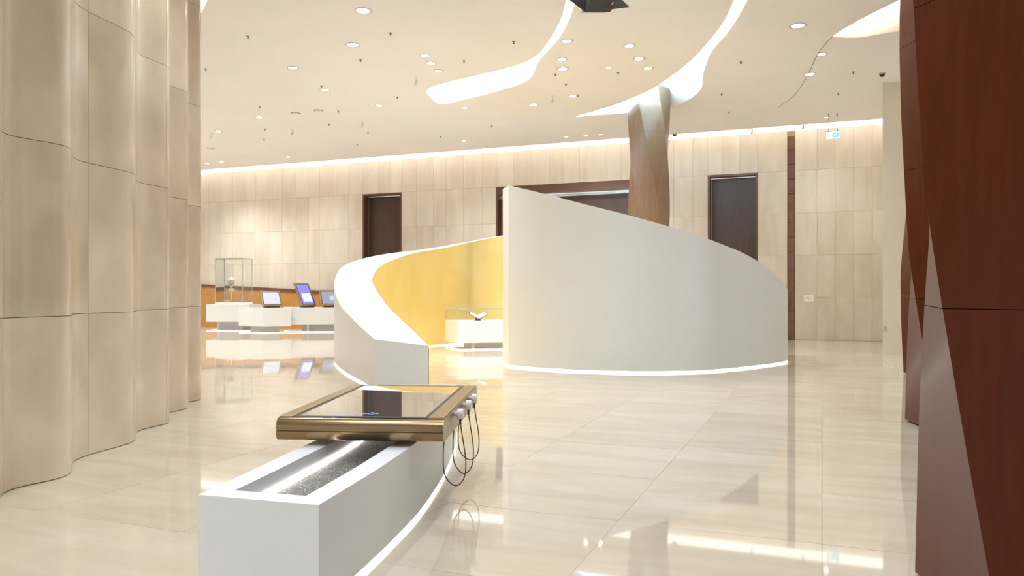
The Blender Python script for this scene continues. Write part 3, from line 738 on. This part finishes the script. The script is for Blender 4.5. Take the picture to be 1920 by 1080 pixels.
for x, z, l, a_ in ((0.065, 0.118, 0.055, 75), (0.085, 0.125, 0.04, 10), (0.04, 0.12, 0.04, 40), (0.085, 0.085, 0.05, -50), (0.045, 0.08, 0.055, 35)):
    pm.box(None, (l, 0.003, 0.014), mtx=Matrix.Translation((x, -0.0305, z)) @ Matrix.Rotation(-math.radians(a_), 4, 'Y'))
pm.build('running_figure', M['signface'], ex)
for x in (-0.11, 0.11):
    MB().lathe([(0.02, ZC - 5.88), (0.02, ZC - 5.88 - 0.09), (0.006, ZC - 5.88 - 0.1), (0.006, 0.29), (0.016, 0.28), (0.016, 0.222)], 10, c=(x, 0, 0)).build('hanging_rod', M['grey'], ex)

pj = at_d(1122, 10, 7.4)
pt = thing('projector', 'black ceiling projector with small red mark hanging above the hall', 'projector', (pj.x, pj.y, pj.z), math.radians(4))
def P2(px, py, dd=7.4): return at_d(px, py, dd) - pj
bdy = [P2(1098, 23, 7.30), P2(1143, 22, 7.28), P2(1160, -14, 7.15), P2(1108, -14, 7.15)]
bk4 = [Vector((p.x, p.y + 0.30, p.z + 0.10)) for p in bdy]
b = MB(); b.quad_strip([bdy, bk4], False, True); b.poly(bdy); b.poly(bk4); bevel(b.build('projector_body', M['charcoal'], pt), 0.006)
for tri in ([P2(1040, -20, 7.55), P2(1097, 23.5, 7.33), P2(1108, 8, 7.4), P2(1108, -20, 7.45)], [P2(1146, 17, 7.34), P2(1183, 12, 7.5), P2(1150, -20, 7.6), P2(1146, -20, 7.5)]):
    up_ = [Vector((p.x, p.y + 0.03, p.z + 0.012)) for p in tri]
    b = MB(); b.quad_strip([tri, up_], False, True); b.poly(tri); b.poly(up_); b.build('side_flap', M['black'], pt)
nrm = (bdy[1] - bdy[0]).cross(bdy[2] - bdy[0]).normalized()
if nrm.y > 0: nrm = -nrm
def on_body(u, v): 
    a_ = bdy[0].lerp(bdy[1], u); c_ = bdy[3].lerp(bdy[2], u); return a_.lerp(c_, v) + nrm * 0.004
MB().poly([on_body(.84, .05), on_body(.91, .05), on_body(.91, .17), on_body(.84, .17)]).build('red_mark', M['red'], pt, fix=False)
tx = MB()
for k in range(3): tx.poly([on_body(.88, .38 + k * .06), on_body(.94, .36 + k * .06), on_body(.94, .40 + k * .06), on_body(.88, .42 + k * .06)])
tx.build('lettering', M['paper'], pt, fix=False)
MB().tube([(0.0, 0.15, 0.25), (0.0, 0.15, ZC - pj.z)], 0.03, 12).build('ceiling_rod', M['black'], pt)

# ------------------------------------------------------------------ ceiling fittings
ring_me = MB().lathe([(0.062, 0.0), (0.085, 0.0), (0.088, -0.008), (0.066, -0.010), (0.06, 0.0)], 20, cap=False).mesh('trim_ring', M['pale'])
lens_me = MB().lathe([(0.0, -0.003), (0.064, -0.003)], 20, cap=False).mesh('lens', M['lamp'])
def spot_data(w, c):
    L = bpy.data.lights.new('downlight_lamp', 'SPOT'); L.energy = w; L.color = c; L.spot_size = math.radians(125); L.spot_blend = 0.9; L.shadow_soft_size = 0.07
    return L
SPW = spot_data(SPOT_W, (1.0, 0.985, 0.975))
SPB = spot_data(SPOT_W * 2.7, (1.0, 0.985, 0.97))
SPC = spot_data(SPOT_W * 1.5, (0.86, 0.94, 1.0))
def downlight(p, label, scale=1.0, data=None):
    t = thing('downlight', label, 'ceiling light', (p.x, p.y, ZC), 0, 'ceiling downlights')
    r = link('trim_ring', ring_me, t); l = link('lens', lens_me, t); r.scale = l.scale = (scale * 1.45, scale * 1.45, 1)
    s = bpy.data.objects.new('downlight_lamp', data or SPW); COL.objects.link(s); s.parent = t; s.location = (0, 0, -0.03)
    return t
dl = [
 (681, 20, 1.3, 'largest round downlight, highest on the left half of the ceiling'),
 (661, 84, 1.2, 'round downlight just below the largest one on the left ceiling'),
 (549, 127, 1.0, 'round downlight left of the pair at the upper left ceiling'),
 (609, 168, 1.1, 'round downlight with a dark sprinkler at its upper left'),
 (711, 198, .9, 'round downlight left of the left glowing ceiling opening'),
 (487, 220, 1.0, 'round downlight above the tall glass case, second from the fluted wall'),
 (409, 246, .9, 'round downlight closest to the fluted wall'),
 (797, 104, 1.0, 'upper of the three clustered warm downlights above the left opening'),
 (808, 118, 1.0, 'middle of the three clustered warm downlights above the left opening'),
 (822, 133, .9, 'lowest of the three clustered warm downlights above the left opening'),
 (1000, 196, 1.0, 'round downlight just below the right end of the left opening'),
 (872, 202, .7, 'dim small downlight under the middle of the left opening'),
 (388, 306, .9, 'left one of two small downlights near the cove by the fluted wall'),
 (415, 304, .9, 'right one of two small downlights near the cove by the fluted wall'),
 (1063, 77, 1.0, 'upper downlight right of the left opening, below the projector'),
 (1053, 111, 1.0, 'upper one of a touching pair of downlights below the projector'),
 (1055, 129, 1.1, 'lower one of a touching pair of downlights below the projector'),
 (1180, 86, 1.0, 'top downlight of the slanting row of three left of the right opening'),
 (1198, 110, 1.0, 'middle downlight of the slanting row of three left of the right opening'),
 (1215, 128, 1.0, 'bottom downlight of the slanting row of three left of the right opening'),
 (1141, 127, .6, 'faint small downlight between the touching pair and the slanting row'),
 (1073, 180, .9, 'round downlight above the pointed tip of the right opening'),
 (1496, 48, 1.3, 'large lone downlight left of the warm opening at top right'),
 (1541, 101, .9, 'upper downlight beside the curved ceiling seam'),
 (1519, 139, 1.1, 'lower downlight beside the curved ceiling seam'),
 (1549, 220, .6, 'tiny downlight just left of the exit sign rods'),
 (541, 294, .6, 'tiny downlight above the cove over the amber panel'),
 (870, 264, .6, 'tiny downlight above the cove, left of the tall white screen'),
 (1062, 256, .6, 'leftmost of three tiny downlights above the cove beside the brown column'),
 (1098, 254, .6, 'middle of three tiny downlights above the cove beside the brown column'),
 (1126, 252, .6, 'rightmost of three tiny downlights above the cove beside the brown column'),
]
for x, y, s, lab in dl: downlight(at_z(x, y, ZC), lab, s, SPB if (y > 240 and x < 1100) else None)
for x, y, lab in [(-2.6, 2.5, 'added fill downlight over the foreground left of the long plinth, out of view'), (0.2, 3.4, 'added fill downlight over the floor right of the long plinth, out of view'),
                  (-1.0, 6.2, 'added fill downlight straight over the touchscreen table, out of view'), (-3.0, 8.6, 'added fill downlight over the floor beside the fluted wall, out of view'),
                  (0.8, 8.8, 'added fill downlight over the open floor before the tall white screen, out of view'), (3.2, 9.6, 'added fill downlight between the tall white screen and dark columns, out of view'),
                  (4.6, 5.6, 'added fill downlight beside the huge dark column, out of view'),
                  (1.7, 11.4, 'added fill downlight washing the face of the tall white screen, out of view'), (-1.6, 0.6, 'added fill downlight just before the front end of the long plinth, out of view'), (-3.2, -1.0, 'added fill downlight left of and behind the viewer, out of view'),
                  (0.2, -1.6, 'added fill downlight directly behind the viewer, out of view')]:
    downlight(Vector((x, y, ZC)), lab, 1.0, SPC)  # added lamps outside the view, filling the foreground with cool light
for x, y, lab in [(-9.0, 17.0, 'nearest downlight hidden behind the fluted wall'), (-11.0, 21.0, 'second nearest added fill downlight hidden behind the fluted wall'),
                  (-13.5, 25.0, 'second farthest added fill downlight hidden behind the fluted wall'), (-15.5, 29.0, 'farthest downlight hidden behind the fluted wall')]:
    downlight(Vector((x, y, ZC)), lab, 1.0, SPB)  # added unseen lamps that brighten the ceiling and wall at far left
spr_me = MB().lathe([(0.05, 0.0), (0.05, -0.006), (0.018, -0.010), (0.016, -0.05), (0.034, -0.054), (0.034, -0.062), (0.0, -0.066)], 12).mesh('ceiling_sprinkler', M['dark'])
def sprinkler(x, y, lab, s=1.0):
    o = link('ceiling_sprinkler', spr_me); p = at_z(x, y, ZC); o.location = (p.x, p.y, ZC - 0.0005); o.scale = (s * 0.62, s * 0.62, s * 0.7)
    tag(o, lab, 'sprinkler', 'dark ceiling sprinklers')
for x, y, lab in [
 (465, 68, 'dark sprinkler highest and farthest left on the ceiling'), (386, 129, 'dark sprinkler beside the top of the fluted wall'),
 (732, 62, 'dark sprinkler right of the largest downlight'), (676, 112, 'dark sprinkler below the second downlight from the top'),
 (963, 78, 'dark sprinkler above the right end of the left opening'), (870, 114, 'dark sprinkler above the middle of the left opening'),
 (745, 182, 'dark sprinkler left of the left opening tip'), (603, 161, 'dark sprinkler touching the downlight of the left ceiling'),
 (487, 200, 'dark sprinkler just above the downlight over the glass case'), (634, 208, 'dark sprinkler right of the two round grilles'),
 (617, 233, 'dark sprinkler below the two round grilles'), (497, 242, 'upper of two close sprinklers over the glass case'),
 (495, 261, 'lower of two close sprinklers over the glass case'), (690, 248, 'dark sprinkler above the left doorway, near the pale spotlight'),
 (670, 270, 'dark sprinkler right above the cove over the left doorway'), (826, 256, 'dark sprinkler above the cove between left doorway and tall screen'),
 (922, 236, 'dark sprinkler above the top corner of the tall white screen'), (1389, 116, 'dark sprinkler right of the right glowing opening'),
 (1353, 176, 'dark sprinkler below and right of the right opening rim'), (1367, 210, 'dark sprinkler above the door right of the brown column'),
 (1600, 135, 'dark sprinkler between the seam and the black dome camera'), (1572, 175, 'dark sprinkler above the exit sign'),
 (1159, 136, 'dark sprinkler left of the slanting row of downlights'), (1041, 139, 'dark sprinkler below left of the touching downlights'),
 (1061, 158, 'dark sprinkler above the pointed tip of the right opening'), (1084, 178, 'dark sprinkler touching the downlight over the pointed tip')]:
    sprinkler(x, y, lab)
gr_me = MB().lathe([(0.0, -0.012), (0.10, -0.012), (0.13, -0.004), (0.15, 0.0)], 20, cap=False).mesh('ceiling_grille', M['pale'])
gi_me = MB().lathe([(0.105, -0.0125), (0.128, -0.0065)], 20, cap=False).mesh('shadow_gap', M['dark'])
for x, y, lab in [(554, 212, 'left one of two round flush ceiling grilles'), (597, 207, 'right one of two round flush ceiling grilles'), (395, 278, 'round flush ceiling grille beside the fluted wall')]:
    p = at_z(x, y, ZC); t = thing('ceiling_grille', lab, 'grille', (p.x, p.y, ZC), 0, 'round ceiling grilles'); link('grille_plate', gr_me, t); link('shadow_gap', gi_me, t)
dm = [(1654, 137, 'black dome camera on the ceiling above the cream pier'), (1265, 251, 'black dome camera above the cove right of the brown column')]
for x, y, lab in dm:
    p = at_z(x, y, ZC); t = thing('dome_camera', lab, 'camera', (p.x, p.y, ZC))
    MB().lathe([(0.075, 0.0), (0.075, -0.025), (0.066, -0.03)], 16).build('camera_ring', M['grey'], t)
    MB().lathe([(0.062, -0.028), (0.055, -0.06), (0.035, -0.082), (0.0, -0.09)], 16).build('dome', M['black'], t)
for x, y, lab in [(780, 146, 'pale pendant spotlight left of the left opening tip'), (680, 228, 'pale pendant spotlight above the left doorway'), (548, 243, 'pale pendant spotlight above the amber panel'),
                  (397, 250, 'pale pendant spotlight beside the lowest left downlight'), (1036, 180, 'pale pendant spotlight left of the pointed opening tip'), (1410, 240, 'pale pendant spotlight above the door right of the brown column'), (1506, 231, 'pale pendant spotlight left of the exit sign')]:
    p = at_z(x, y, ZC); t = thing('pendant_spotlight', lab, 'spotlight', (p.x, p.y, ZC), random.uniform(0, 3), 'pale pendant spotlights'); t.scale = (.7, .7, .7)
    MB().lathe([(0.045, 0), (0.045, -0.02), (0.009, -0.022), (0.009, -0.10)], 12).build('stem', M['pale'], t)
    MB().lathe([(0.035, -0.09), (0.042, 0.09), (0.036, 0.09)], 14, mtx=Matrix.Translation((0, 0, -0.17)) @ Matrix.Rotation(math.radians(200), 4, 'X')).build('spot_head', M['pale'], t)
